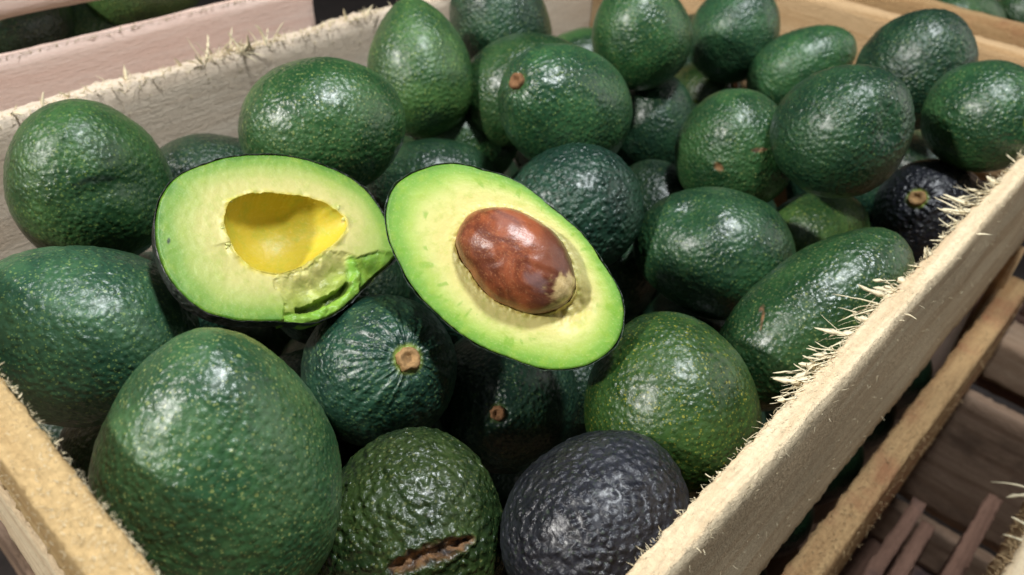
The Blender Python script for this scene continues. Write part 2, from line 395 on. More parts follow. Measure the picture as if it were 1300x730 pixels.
# front rim
pts = []
for i in range(1500):
    x = rs.uniform(-.38, -.10); u = rs.random()
    if u < .35: p = (x, YFB + rs.uniform(-.0005, .0004), ZFB + rs.uniform(-.001, .0003)); d = (rs.uniform(-1, 1), rs.uniform(.1, 1), rs.uniform(-.3, .5)); L = rs.uniform(.0006, .0018)
    elif u < .8: p = (x, rs.uniform(YFB - .0118, YFB), ZFB + .0002); d = (rs.uniform(-1, 1), rs.uniform(-1, 1), rs.uniform(.0, .2)); L = rs.uniform(.0008, .0022)
    else: p = (x, YFB - .0126, ZFB - rs.random() * .03); d = (rs.uniform(-1, 1), -rs.uniform(.1, .5), rs.uniform(-.5, .8)); L = rs.uniform(.0008, .002)
    pts.append((p, d, L, rs.uniform(.00005, .00011), (rs.uniform(-.6, .6), rs.uniform(-.6, .6), rs.uniform(-.6, .6))))
fuzz('wood_fuzz', b_front, pts, M_FIB, rs)
for i in range(9):
    splinter(b_front, (rs.uniform(-.30, -.13), YFB, ZFB - .0005), (rs.uniform(-.8, .8), 1, .1), rs.uniform(.0015, .0035), .0005, (rs.uniform(-1, 1), 0, .4), M_FIB, rs)

# ------------------------------------------------------------------ avocados
def avocado(loc, axis, D, ratio, mat, label, name='avocado', res=(96, 64), neck=.10, tip=0., lump=.0012, peb=.00022, seed=0, dents=(), marks=(), stem=None, ridges=0., group=None, twist=0., ring=.85):
    """loc centre, axis = towards the stem end; profile is an egg with optional neck"""
    q = Vector(axis).to_track_quat('Z', 'Y') @ Quaternion((0, 0, 1), twist)
    W = Matrix.LocRotScale(Vector(loc), q, None)
    inv = q.inverted()
    ns, nr = res; V = []; F = []; MK = []
    a = D * ratio / 2; b = D / 2
    dl = [(inv @ Vector(d).normalized(), dep, wid) for (d, dep, wid) in dents]
    ml = []
    for mk in marks:
        pts_ = [inv @ Vector(p).normalized() for p in mk[0]]
        ml.append((pts_, mk[1], mk[2], mk[3]))
    sd = Vector((seed * 1.37, seed * .71, seed * 2.11))
    def point(th, ph):
        s = math.cos(th)                       # +1 at stem end
        r = b * math.sin(th) * (1 - neck * s - tip * max(0, s) ** 2)
        z = a * s
        p = Vector((r * math.cos(ph), r * math.sin(ph), z))
        n = Vector((math.sin(th) * math.cos(ph) / b, math.sin(th) * math.sin(ph) / b, s / a)).normalized()
        h = lump * NZ(p * 22 + sd) + lump * .5 * NZ(p * 55 + sd) + peb * (NZ(p * 270 + sd) + .7 * NZ(p * 480 + sd))
        mk = [0, 0, 0]; u = p.normalized()
        for (d, dep, wid) in dl:
            g = (u - d).length
            if g < wid * 2.2: h -= dep * math.exp(-(g / wid) ** 2)
        for (pp, wid, dep, ch) in ml:
            g = 9; jit = .5 * wid * NZ(p * 260 + sd) + .3 * wid * NZ(p * 620 + sd)
            for i in range(max(1, len(pp) - 1)):
                A = pp[i]; B = pp[min(i + 1, len(pp) - 1)]; ab = B - A
                t = 0 if ab.length < 1e-6 else min(1, max(0, (u - A).dot(ab) / ab.length_squared))
                tp = 1 if len(pp) == 1 else .35 + .65 * math.sin(math.pi * min(1, max(0, (i + t) / (len(pp) - 1) * .9 + .05)))
                g = min(g, ((u - A - ab * t).length + jit) / tp)
            f = 1 - sstep(wid * .6, wid * 1.25, g)
            if f > 0: mk[ch] = max(mk[ch], f); h -= dep * (1 - sstep(0, wid, g))
            if dep > 0 and g < wid * 2.4: h += dep * .45 * max(0, 1 - abs(g - wid * 1.3) / (wid * .8))
        if ridges and s > .3:
            w_ = sstep(.3, .75, s) * (1 - sstep(.955, .99, s))
            h += ridges * w_ * (NZ(Vector((math.cos(ph) * 5, math.sin(ph) * 5, s * 2.2)) + sd) + .6 * NZ(Vector((math.cos(ph) * 10, math.sin(ph) * 10, s * 3.)) + sd))
        if stem:
            rr = math.hypot(p.x, p.y)
            if s > 0:
                mk[1] = max(mk[1], ring * (1 - sstep(stem * 1.05, stem * 1.5, rr + .0006 * NZ(p * 500))))
                h -= .0012 * (1 - sstep(stem * .9, stem * 2.2, rr))
        return p + n * h, mk
    for j in range(nr + 1):
        th = math.pi * j / nr
        if j in (0, nr):
            p, mk = point(th, 0); V.append(tuple(p)); MK.append(mk); continue
        for i in range(ns):
            p, mk = point(th, 2 * math.pi * i / ns); V.append(tuple(p)); MK.append(mk)
    def vi(j, i):
        if j == 0: return 0
        if j == nr: return len(V) - 1
        return 1 + (j - 1) * ns + i % ns
    for j in range(nr):
        for i in range(ns):
            if j == 0: F.append((0, vi(1, i), vi(1, i + 1)))
            elif j == nr - 1: F.append((vi(j, i), vi(nr, 0), vi(j, i + 1)))
            else: F.append((vi(j, i), vi(j + 1, i), vi(j + 1, i + 1), vi(j, i + 1)))
    o = mesh_obj(name, V, F, mat, None, W)
    colattr(o, 'mark', MK)
    tag(o, label, 'avocado', group)
    if stem:
        top = V[0][2]
        prof = [(0, .0), (.18, -.0004), (.34, -.0002), (.56, .0008), (.80, .0011), (.95, .0005), (1.03, -.0006), (.95, -.003)]
        SV = [(0, 0, top + .0007)]; SF = []; n2 = 28
        for k, (rr, zz) in enumerate(prof[1:]):
            for i in range(n2):
                an = 2 * math.pi * i / n2; wv = 1 + .22 * NZ(Vector((math.cos(an) * 2, math.sin(an) * 2, seed + k * .2)))
                x, y = stem * rr * wv * math.cos(an), stem * rr * wv * math.sin(an)
                SV.append((x, y, top + zz * stem / .0040 + .0012 + .0007 * NZ(Vector((x * 700, y * 700, seed)))))
        for i in range(n2): SF.append((0, 1 + i, 1 + (i + 1) % n2))
        for k in range(len(prof) - 2):
            for i in range(n2):
                p0, p1 = 1 + k * n2 + i, 1 + k * n2 + (i + 1) % n2
                SF.append((p0, p0 + n2, p1 + n2, p1))
        mesh_obj('stem_scar', SV, SF, M_STEM if stem < .0051 else M_STEMP, o, W)
    return o

HI, MD, LO = (210, 140), (150, 100), (96, 64)
G = 'avocados heaped in the crate'
A = [
 # loc, axis, D, ratio, skin, label, options
 ((-0.1875, 0.0679, 0.0005), (-0.185, 0.198, 0.963), .081, 1.33, 'milky', 'large pear-shaped speckled avocado standing upright against the golden front board', dict(res=HI, neck=.15, tip=.09, seed=1, marks=[([(-.542, .335, .771)], .075, 0., 0)])),
 ((-0.3057, 0.0702, -0.0121), (-.46, -.815, .352), .078, 1.22, 'milky', 'big pale-speckled avocado lying on its side left of the emptied half, by the front corner', dict(res=HI, seed=2, neck=.05, peb=.0003)),
 ((-0.3882, 0.1169, 0.0086), (.016, -.066, .998), .076, 1.12, 'light', 'upright avocado with a dark crease across its middle, beside the greyed left board', dict(res=MD, seed=3, marks=[([(.78, -.42, .46), (.84, -.20, .50), (.90, .05, .44)], .05, .0, 2)], dents=[((.84, -.42, .33), .0012, .16), ((.9, -.15, .36), .0014, .17), ((.93, .1, .34), .0016, .2), ((.9, .4, .2), .004, .4)])),
 ((-0.4205, 0.1925, -0.0412), (.344, .93, .128), .07, 1.2, 'dark', 'small dull avocado mostly hidden behind the emptied half, against the left board', dict(seed=4)),
 ((-0.3528, 0.2342, 0.0131), (.489, .861, .138), .078, 1.18, 'fine', 'large speckled avocado lying right behind the emptied half', dict(res=MD, seed=5, neck=.06)),
 ((-0.4042, 0.3497, -0.0007), (-.425, .22, .878), .0719, 1.32, 'light', 'light green pear-shaped avocado standing with its neck up at the frayed left rim', dict(res=MD, seed=6, neck=.18, tip=.08)),
 ((-0.4202, 0.4451, 0.0048), (-.37, -.149, .917), .0762, 1.25, 'dark', 'dark bluish-green avocado leaning in the far left corner of the crate', dict(res=LO, seed=7)),
 ((-0.2908, 0.3699, 0.0047), (-.118, -.815, .568), .0773, 1.25, 'fine', 'large glossy avocado turning its brown round stem scar forward behind the cut halves', dict(res=MD, seed=8, stem=.0050, ridges=.0007, neck=.08, ring=.1)),
 ((-0.3574, 0.4098, -0.0175), (.584, .725, .365), .0792, 1.2, 'fine', 'avocado tucked behind the large one with the brown stem scar', dict(seed=9)),
 ((-0.3936, 0.3758, -0.0601), (-.738, -.658, .151), .067, 1.35, 'mid', 'glossy avocado lying low between the light green pear-shaped one and the cut half', dict(res=LO, seed=10)),
 ((-0.3523, 0.3159, -0.0598), (-.704, -.705, .088), .0662, 1.42, 'mid', 'avocado lying crosswise just behind the gap between both cut halves', dict(res=MD, seed=11)),
 ((-0.2426, 0.325, -0.0298), (-.371, -.913, -.168), .0763, 1.12, 'pebbly', 'dark avocado with coarse pebbly skin right behind the half with the seed', dict(res=HI, seed=12, peb=.00055)),
 ((-0.3207, 0.4904, 0.0152), (-.239, -.183, .954), .0724, 1.1, 'fine', 'smooth avocado standing at the far corner post of the crate', dict(res=LO, seed=13, neck=.14)),
 ((-0.307, 0.5055, -0.059), (-.134, .234, .963), .0695, 1.2, 'mid', 'avocado sunk between the stem-scar one and the smooth one at the corner post', dict(seed=14)),
 ((-0.3138, 0.6221, -0.0143), (.265, .098, .959), .0745, 1.12, 'mid', 'bumpy avocado resting against the warm back board next to the corner post', dict(seed=15, peb=.0004, dents=[((.5, -.8, -.2), .003, .35)])),
 ((-0.3374, 0.6355, -0.0835), (.8, -.149, .581), .0639, 1.25, 'bright', 'small bright avocado low in a gap, its stub of stem pointing right', dict(seed=16, stem=.0034)),
 ((-0.2484, 0.6188, -0.0231), (.622, .493, .608), .0597, 1.5, 'mid', 'slim avocado lying diagonally against the warm back board', dict(seed=17, peb=.0004)),
 ((-0.2123, 0.4581, -0.0248), (-.113, -.332, .937), .0786, 1.05, 'mid', 'round avocado with a small dark blemish low on its front', dict(res=MD, seed=18, neck=.12, marks=[([(.239, -.962, .131)], .085, .0008, 0), ([(.60, -.62, .45), (.72, -.46, .47)], .035, 0, 0)])),
 ((-0.1493, 0.4616, 0.0119), (.479, .161, .863), .0774, 1.05, 'mid', 'large round avocado with greyish sheen and a dented right side', dict(res=MD, seed=19, peb=.0004, dents=[((.78, -.42, .42), .0035, .22), ((.62, -.30, .62), .0015, .18)])),
 ((-0.162, 0.614, 0.0046), (.201, -.147, .969), .08, 1.1, 'dark', 'very glossy round avocado standing tallest at the right end of the back board', dict(res=MD, seed=20, peb=.0004)),
 ((-0.0979, 0.561, 0.0079), (.745, -.564, .356), .0708, 1.08, 'mid', 'round green avocado touching the right board, stem scar at its right', dict(res=MD, seed=21, stem=.0030, neck=.03)),
 ((-0.1035, 0.5435, -0.0589), (-.08, -.817, .572), .0711, 1.12, 'blue', 'purplish-black avocado with a tan stem scar beside the splintered right board', dict(res=MD, seed=22, stem=.0052, peb=.0004, ridges=.0005)),
 ((-0.1486, 0.6746, -0.0956), (.883, .345, .317), .066, 1.15, 'dark', 'dark avocado barely showing under the very glossy round one', dict(seed=23)),
 ((-0.1485, 0.4778, -0.0718), (.532, .56, .635), .0625, 1.1, 'light', 'small yellowish-green avocado sunk beside the purplish-black one', dict(seed=24)),
 ((-0.2511, 0.4436, -0.0852), (-.76, .024, .65), .0686, 1.15, 'dark', 'small dark avocado sunk between the pebbly one and the blemished round one', dict(seed=25)),
 ((-0.1746, 0.3803, -0.051), (-.881, -.467, .072), .078, 1.25, 'fine', 'broad avocado with a dimple on top, right of the half with the seed', dict(res=HI, seed=26, dents=[((-.347, -.437, .83), .0040, .20), ((-.1, -.55, .83), .002, .25)])),
 ((-0.0979, 0.3486, -0.0379), (.268, .774, .573), .064, 1.95, 'fine', 'long smooth avocado lying along the splintered right board', dict(res=HI, seed=27, neck=.03, marks=[([(-.447, -.81, .379)], .045, .0003, 0), ([(-.38, -.84, .36), (-.255, -.947, .194)], .018, 0, 0)])),
 ((-0.1151, 0.244, -0.0381), (-.566, .295, .77), .0781, 1.08, 'bright', 'bright green avocado dotted with yellow below the half with the seed', dict(res=HI, seed=28)),
 ((-0.2292, 0.1684, -0.0458), (.685, -.116, .72), .0725, 1.15, 'dark', 'dark wrinkled avocado with a corky stem scar ringed yellow, beneath the cut halves', dict(res=HI, seed=29, stem=.0053, ridges=.0011, peb=.0003, neck=.02)),
 ((-0.1568, 0.1239, -0.0586), (-.395, .599, .696), .078, 1.12, 'rough', 'rough bumpy avocado with a brown gash, between the large speckled and blue-black ones', dict(res=(260, 180), seed=30, peb=.0007, marks=[([(.50, -.60, .60), (.62, -.42, .66), (.72, -.16, .67), (.78, .10, .60)], .095, .0036, 0)])),
 ((-0.096, 0.1693, -0.0396), (-.091, .824, .56), .0729, 1.08, 'blue', 'blue-black rough-skinned avocado touching the near end of the right board', dict(res=HI, seed=31, peb=.00045)),
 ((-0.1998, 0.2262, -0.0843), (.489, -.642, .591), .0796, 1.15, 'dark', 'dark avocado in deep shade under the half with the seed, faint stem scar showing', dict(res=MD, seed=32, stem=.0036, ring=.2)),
 ((-0.4318, 0.573, -0.0685), (.616, .674, .408), .07, 1.2, 'light', 'light green avocado just peeking out in front of the far corner post', dict(seed=33)),
]
for loc, ax, D, ra, sk, label, kw in A:
    avocado(loc, ax, D, ra, SK[sk], label, group=G, **kw)
FILL = [(-.2293, .5095, -.115), (-.2165, .6277, -.083), (-.2794, .6506, -.1186), (-.177, .5715, -.085), (-.246, .548, -.08), (-.4209, .6395, -.1079), (-.372, .5355, -.072), (-.385, .684, -.07), (-.257, .688, -.07),
        (-.366, .465, -.078), (-.319, .408, -.098), (-.3773, .2175, -.0946), (-.4065, .1435, -.0993), (-.314, .5693, -.0994), (-.1232, .2778, -.1077),
        (-.1549, .3433, -.1157), (-.4071, .5101, -.1201), (-.2014, .1503, -.1217), (-.4586, .4556, -.124), (-.1342, .5716, -.1242), (-.3644, .2833, -.1284), (-.2369, .0984, -.0617),
        (-.2674, .2686, -.0825)]
rf = random.Random(5)
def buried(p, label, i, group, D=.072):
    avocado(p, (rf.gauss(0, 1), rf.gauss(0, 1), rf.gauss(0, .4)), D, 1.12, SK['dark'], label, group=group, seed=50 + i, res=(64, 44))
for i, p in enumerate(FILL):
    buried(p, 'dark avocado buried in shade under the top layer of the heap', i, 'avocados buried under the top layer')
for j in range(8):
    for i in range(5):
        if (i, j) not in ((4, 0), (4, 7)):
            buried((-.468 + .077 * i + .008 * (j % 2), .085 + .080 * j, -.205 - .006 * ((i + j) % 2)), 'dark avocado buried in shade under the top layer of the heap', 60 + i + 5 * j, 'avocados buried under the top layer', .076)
GB = 'shaded avocados between the top ones'
buried((-.3126, .2034, -.0601), 'shaded avocado wedged beneath the raised back edge of the emptied half', 30, GB)
buried((-.2432, .3655, -.0977), 'shaded avocado deep between the pebbly avocado and the dimpled one', 31, GB)
buried((-.315, .0764, -.1029), 'shaded avocado in the dark gap between the two big speckled avocados', 32, GB)
buried((-.278, .1536, -.1039), 'shaded avocado in the gap between the pear-shaped speckled one and the wrinkled one', 33, GB)
buried((-.216, .299, -.1277), 'shaded avocado deep behind the lower edge of the half with the seed', 34, GB)
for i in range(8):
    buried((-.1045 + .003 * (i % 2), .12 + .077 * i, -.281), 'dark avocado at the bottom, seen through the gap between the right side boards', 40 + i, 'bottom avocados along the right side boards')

# ------------------------------------------------------------------ cut halves
def polar_fn(pts, c):
    """closed outline through pts about c -> smooth radius(angle)"""
    q = sorted((math.atan2(y - c[1], x - c[0]), math.hypot(x - c[0], y - c[1])) for x, y in pts)
    A_ = [a for a, r in q]; R_ = [r for a, r in q]; n = len(q)
    def f(a):
        a = (a + math.pi) % (2 * math.pi) - math.pi
        i = 0
        while i < n and A_[i] <= a: i += 1
        i0 = (i - 1) % n
        def g(k): return A_[k % n] + 2 * math.pi * (k // n), R_[k % n]
        k = i - 1
        (a0, r0), (a1, r1), (a2, r2), (a3, r3) = g(k - 1), g(k), g(k + 1), g(k + 2)
        t = (a - a1) / (a2 - a1)
        m1 = (r2 - r0) / (a2 - a0) * (a2 - a1); m2 = (r3 - r1) / (a3 - a1) * (a2 - a1)
        t2, t3 = t * t, t * t * t
        return (2 * t3 - 3 * t2 + 1) * r1 + (t3 - 2 * t2 + t) * m1 + (-2 * t3 + 3 * t2) * r2 + (t3 - t2) * m2
    return f
def frame_mat(c, u, n):
    u = Vector(u).normalized(); n = Vector(n).normalized(); v = n.cross(u)
    return Matrix(((u.x, v.x, n.x, c[0]), (u.y, v.y, n.y, c[1]), (u.z, v.z, n.z, c[2]), (0, 0, 0, 1)))
GRN, MIDC, YEL, DEEP = (.17, .38, .035), (.47, .62, .13), (.74, .67, .25), (.66, .50, .030)
def seg_dist(p, pts):
    best = (9, 0)
    for i in range(len(pts) - 1):
        ax, ay = pts[i]; bx, by = pts[i + 1]; dx, dy = bx - ax, by - ay
        t = min(1, max(0, ((p[0] - ax) * dx + (p[1] - ay) * dy) / (dx * dx + dy * dy)))
        d = math.hypot(p[0] - ax - dx * t, p[1] - ay - dy * t)
        if d < best[0]: best = (d, (i + t) / (len(pts) - 1))
    return best
def half(root_name, label, C, u, n, outline, hole, hc, depth, skin, height, tone, nin, nout, na, seed):
    W = frame_mat(C, u, n)
    root = link(bpy.data.objects.new(root_name, None), None, W); root.empty_display_size = .02
    tag(root, label, 'avocado half', 'two cut avocado halves')
    fo = polar_fn([(x, y) for x, y in outline], hc); fh = polar_fn(hole, hc)
    V = []; F = []; T = []
    rings = nin + nout; rmean = sum(fh(k * .1) for k in range(-31, 32)) / 63
    for j in range(rings + 1):
        for i in range(na):
            a = 2 * math.pi * i / na - math.pi
            rn = .45 * NZ(Vector((math.cos(a) * 4, math.sin(a) * 4, seed))) + .3 * NZ(Vector((math.cos(a) * 15, math.sin(a) * 15, seed))); rh = fh(a)
            ro = fo(a) * .986 + .25 * NZ(Vector((math.cos(a) * 12, math.sin(a) * 12, seed + 4)))
            if j <= nin: q = math.sin(.5 * math.pi * j / nin); r = lerp(rmean, rh, q * q) * q + rn * q ** 8; s = -1
            else:
                s = (j - nin) / nout; q = 2; r = lerp(rh + rn, ro, s)
            x, y = hc[0] + r * math.cos(a), hc[1] + r * math.sin(a)
            h = height(x, y, q, s, a)
            V.append((x / 1000, y / 1000, h / 1000)); T.append(tone(x, y, q, s, a, h))
    for j in range(rings):
        for i in range(na):
            p0, p1 = j * na + i, j * na + (i + 1) % na
            F.append((p0, p0 + na, p1 + na, p1))
    # skirt tucks the flesh edge down inside the skin
    base = rings * na; k0 = len(V)
    for i in range(na):
        x, y, z = V[base + i]; V.append((x * .985, y * .985, z - .006)); T.append(GRN)
    for i in range(na):
        p0, p1 = base + i, base + (i + 1) % na
        F.append((p0, k0 + i, k0 + (i + 1) % na, p1))
    fo_ = mesh_obj('flesh', V, F, M_FLESH, root, W); colattr(fo_, 'tone', T)
    # skin shell
    f2 = polar_fn(outline, (0, 0)); SV = []; SF = []; MK = []
    nt = 46; na2 = 200
    for j in range(nt + 1):
        t = j / nt * math.pi / 2
        for i in range(na2):
            a = 2 * math.pi * i / na2 - math.pi; r = f2(a) + .25 * NZ(Vector((math.cos(a) * 14, math.sin(a) * 14, seed)))
            k = math.cos(t) ** .82 if j < nt else 0
            z = -depth * math.sin(t) ** 1.05
            p = Vector((r * k * math.cos(a), r * k * math.sin(a), z))
            rim = (1 - sstep(0, 3, -z))
            p.z += rim * (.08 + .45 * NZ(Vector((math.cos(a) * 9, math.sin(a) * 9, seed + 2))) + .35 * NZ(Vector((math.cos(a) * 30, math.sin(a) * 30, seed))))
            d = .5 * NZ(p * .09 + Vector((seed, 0, 0))) + .30 * NZ(p * .3) + .18 * NZ(p * .6)
            p += p.normalized() * d
            SV.append(tuple(p / 1000)); MK.append((0, 0, 0))
    for j in range(nt):
        for i in range(na2):
            p0, p1 = j * na2 + i, j * na2 + (i + 1) % na2
            SF.append((p0, p1, p1 + na2, p0 + na2))
    k0 = len(SV)   # inner lip of the skin
    for dz, sc in ((-.05, .996), (-4., .985)):
        for i in range(na2):
            x, y, z = SV[i]; SV.append((x * sc, y * sc, z + dz / 1000)); MK.append((0, 0, 1))
    for i in range(na2):
        j2 = (i + 1) % na2
        SF.append((i, k0 + i, k0 + j2, j2)); SF.append((k0 + i, k0 + na2 + i, k0 + na2 + j2, k0 + j2))
    so = mesh_obj('skin', SV, SF, skin, root, W); colattr(so, 'mark', MK)
    return root, W

SKIN_CUT = skin_mat('avocado_skin_cut', (.012, .014, .012), (.030, .028, .030), (.06, .08, .04), spots=.4, pebble=.9, scale=270, rough=.42)
SKIN_CUT2 = skin_mat('avocado_skin_cut_green', (.010, .028, .012), (.024, .052, .022), (.08, .12, .05), spots=.4, pebble=.9, scale=270, rough=.38)

OUT1 = [(-47.8, -8.6), (-47.4, 5.9), (-42.8, 16.6), (-31.3, 27.9), (-10.1, 40.4), (15.9, 46.1), (40.7, 41.6), (56.6, 24.3), (62.5, 9.7), (54, -3.2), (44, -16.5), (24, -35.8), (6.3, -39.7), (-14.5, -43.1), (-24.0, -42), (-33.5, -36.6), (-42.5, -25.6)]
CAV1 = [(-21, 3), (-19.5, 11.5), (-11, 18.5), (2, 22.8), (15, 25.2), (27, 24), (34, 17.5), (31, 9), (23, -1.5), (14, -11), (3, -17.3), (-9, -16.2), (-17, -8)]
HC1 = (3.1, 4.2)
CRK = [(15.9, -31), (22.7, -27.5), (29.6, -22), (36.2, -16.3), (38.5, -12)]
LIP = [(12.8, -36.6), (23.1, -32.6), (33.6, -25.0), (41.4, -15.5), (42.0, -8.0), (39.6, -1.2)]
TORN = [(1.6, -19.9), (5.4, -26.4), (9.3, -30.3), (9.2, -46), (31.3, -48), (74, -4.9), (72, 12), (51.2, 8.1), (41.3, 2.2), (32.2, 2.5), (24.7, 0.2), (17.4, -10.8)]
TTOP = TORN[6:] + TORN[:3]
def inpoly(x, y, P):
    c = False; n = len(P)
    for i in range(n):
        x1, y1 = P[i]; x2, y2 = P[(i + 1) % n]
        if (y1 > y) != (y2 > y) and x < (x2 - x1) * (y - y1) / (y2 - y1) + x1: c = not c
    return c
def torn_w(x, y):
    d, _ = seg_dist((x, y), TORN + [TORN[0]])
    d += 2.2 * NZ(Vector((x * .2, y * .2, 3))) + 1.0 * NZ(Vector((x * .6, y * .6, 5)))
    return sstep(-.2, 1.2, d) if inpoly(x, y, TORN) else 0.
def h1_height(x, y, q, s, a):
    p = Vector((x, y, 0))
    if q <= 1:
        k = 1 - .25 * sstep(0, 36, x) 
        z = -21 * k * max(0, 1 - q ** 2.2) ** .66
        return z + .5 * NZ(p * .10) * (1 - q * q) + .12 * NZ(p * .35)
    z = .18 * NZ(p * .07) + .10 * NZ(p * .35)
    rim = 1 - sstep(0, .16, s)
    rag = max(0, NZ(Vector((math.cos(a) * 5, math.sin(a) * 5, s * 6))) + .2)
    z += rim * (.5 * NZ(p * .3) + 1.5 * max(0, rag - .15) * (1 - sstep(.05, .16, s)) * (1 if abs(abs(a) - 2.9) < .6 or 0 < a < .9 else .35))
    low = 1 - sstep(.0, .35, s)
    if -2.6 < a < -.9: z -= low * .8
    w = torn_w(x, y)
    if w > 0:
        t = -1.0 - 3.4 * sstep(1, 11, seg_dist((x, y), TTOP)[0]) + 2.0 * NZ(p * .14 + Vector((5, 1, 2))) + .9 * NZ(p * .24 + Vector((2, 7, 1))) + .18 * NZ(p * .8) - 1.2 * sstep(30, 55, x)
        dl, tl = seg_dist((x, y), LIP)
        lip = 1 - sstep(1.6, 3.8, dl + 1.1 * NZ(p * .3))
        t = lerp(t, -.9 + 1.3 * NZ(p * .25) + .3 * NZ(p * .8) - 2.2 * (dl / 3.6) ** 2 - 1.4 * (1 - sstep(.2, .5, tl)), lip)
        dc, tc = seg_dist((x, y), CRK)
        cw = (1.2 + 1.2 * math.sin(math.pi * min(1, max(0, tc)))) + .7 * NZ(p * .6)
        t -= 5.5 * (1 - sstep(cw * .55, cw, dc))
        t -= 3.5 * sstep(.93, 1.0, s) * (1 - lip)
        z = lerp(z, t, w)
    z -= .45 * sstep(.97, 1, s)
    return z
def h1_tone(x, y, q, s, a, h):
    n1 = NZ(Vector((x * .08, y * .08, 1))); n2 = NZ(Vector((x * .02 + 3 * math.cos(a), 3 * math.sin(a), 7)))
    if q <= 1: return mix3(DEEP, (.72, .58, .06), .5 + .5 * NZ(Vector((x * .1, y * .1, 4))))
    e = s + .06 * n1 + .05 * n2
    c = mix3((.70, .60, .12), YEL, sstep(0, .10, e))
    c = mix3(c, (.66, .63, .22), sstep(.06, .30, e)); c = mix3(c, (.46, .55, .14), sstep(.30, .62, e)); c = mix3(c, (.22, .40, .05), sstep(.58, .84, e)); c = mix3(c, (.10, .27, .022), sstep(.84, 1, e))
    w = torn_w(x, y)
    if w > 0:
        ct = mix3((.70, .64, .22), (.46, .58, .11), sstep(.15, .75, s + .15 * n1))
        dl, tl = seg_dist((x, y), LIP)
        ct = mix3(ct, mix3((.17, .44, .030), (.30, .52, .07), .5 + .8 * n1), 1 - sstep(2., 4.4, dl))
        ct = mix3(ct, (.22, .44, .05), sstep(34, 46, x))
        dc, tc = seg_dist((x, y), CRK)
        ct = mix3(ct, (.10, .16, .02), 1 - sstep(1., 2.2, dc))  # darkness inside the crack is shade painted into the flesh colour
        c = mix3(c, ct, w)
    d = math.hypot((x + 41.2) / .8, (y + 15) / 1.6)
    c = mix3(c, (.03, .06, .03), 1 - sstep(.5, 1.2, d + .4 * n1))
    return c
h1, W1 = half('avocado_half', 'emptied avocado half with a yellow hollow and a torn lower edge', (-.2721, .1474, .0200), (.4346, .7702, -.4668), (.625, .1154, .7721),
              OUT1, CAV1, HC1, 36, SKIN_CUT, h1_height, h1_tone, 46, 110, 420, 1)

OUT2 = [(-57.5, -10.1), (-61, 0.2), (-57.3, 12), (-48.5, 23.1), (-32.5, 31), (-1.2, 35.4), (28.2, 30.8), (49.7, 20.6), (57.3, 6.4), (53.5, -9.0), (42.8, -20.2), (22.8, -28.4), (-7.5, -32.3), (-34.7, -26.5), (-49, -19)]
HC2 = (1., 7.)
SEED2 = [(-24.5, -1.5), (-26, 10.6), (-16.5, 21.4), (1.1, 26.3), (21.8, 20.2), (30, 11.2), (25.5, -3.), (10.3, -11.0), (-8.7, -9.8), (-19, -6.5)]
def h2_height(x, y, q, s, a):
    p = Vector((x, y, 0))
    if q <= 1: return -14 * max(0, 1 - q ** 2.4) ** .6
    z = .2 * NZ(p * .06) + .10 * NZ(p * .35) + .05 * NZ(p * 1.2)
    z += (1 - sstep(0, .18, s)) * (.7 * NZ(p * .5) + .35)
    # scooped flesh beyond the seed's tip
    g = math.hypot((x - 33) / 8.5, (y - 6) / 9)
    z -= 3.2 * math.exp(-g ** 3.2) * (1 + .35 * NZ(p * .35)) * sstep(0, .05, s)
    z -= .45 * sstep(.97, 1, s)
    return z
def h2_tone(x, y, q, s, a, h):
    n1 = NZ(Vector((x * .08, y * .08, 1))); n2 = NZ(Vector((x * .02 + 3 * math.cos(a), 3 * math.sin(a), 7)))
    if q <= 1: return (.62, .50, .12)
    e = s + .05 * n1 + .05 * n2
    c = mix3((.62, .50, .14), YEL, sstep(0, .09, e)); c = mix3(c, (.66, .68, .24), sstep(.20, .50, e))
    c = mix3(c, (.42, .58, .12), sstep(.44, .70, e)); c = mix3(c, (.20, .42, .05), sstep(.64, .88, e)); c = mix3(c, (.11, .29, .028), sstep(.87, 1, e))
    g = math.hypot((x - 33) / 9, (y - 6) / 10)
    c = mix3(c, (.66, .54, .20), .8 * math.exp(-g ** 3))
    # faint darker fibres in the green band
    f = NZ(Vector((math.cos(a) * 14, math.sin(a) * 14, s * 3.5))) 
    if .45 < s < .95 and f > .28: c = mix3(c, (.20, .42, .03), min(.6, (f - .28) * 3))
    return c
h2, W2 = half('avocado_half', 'bright avocado half with the brown seed still in its flesh', (-.1853, .2042, .0192), (.8995, .2115, -.3824), (.434, -.5351, .7248),
              OUT2, SEED2, HC2, 33, SKIN_CUT2, h2_height, h2_tone, 30, 110, 420, 2)
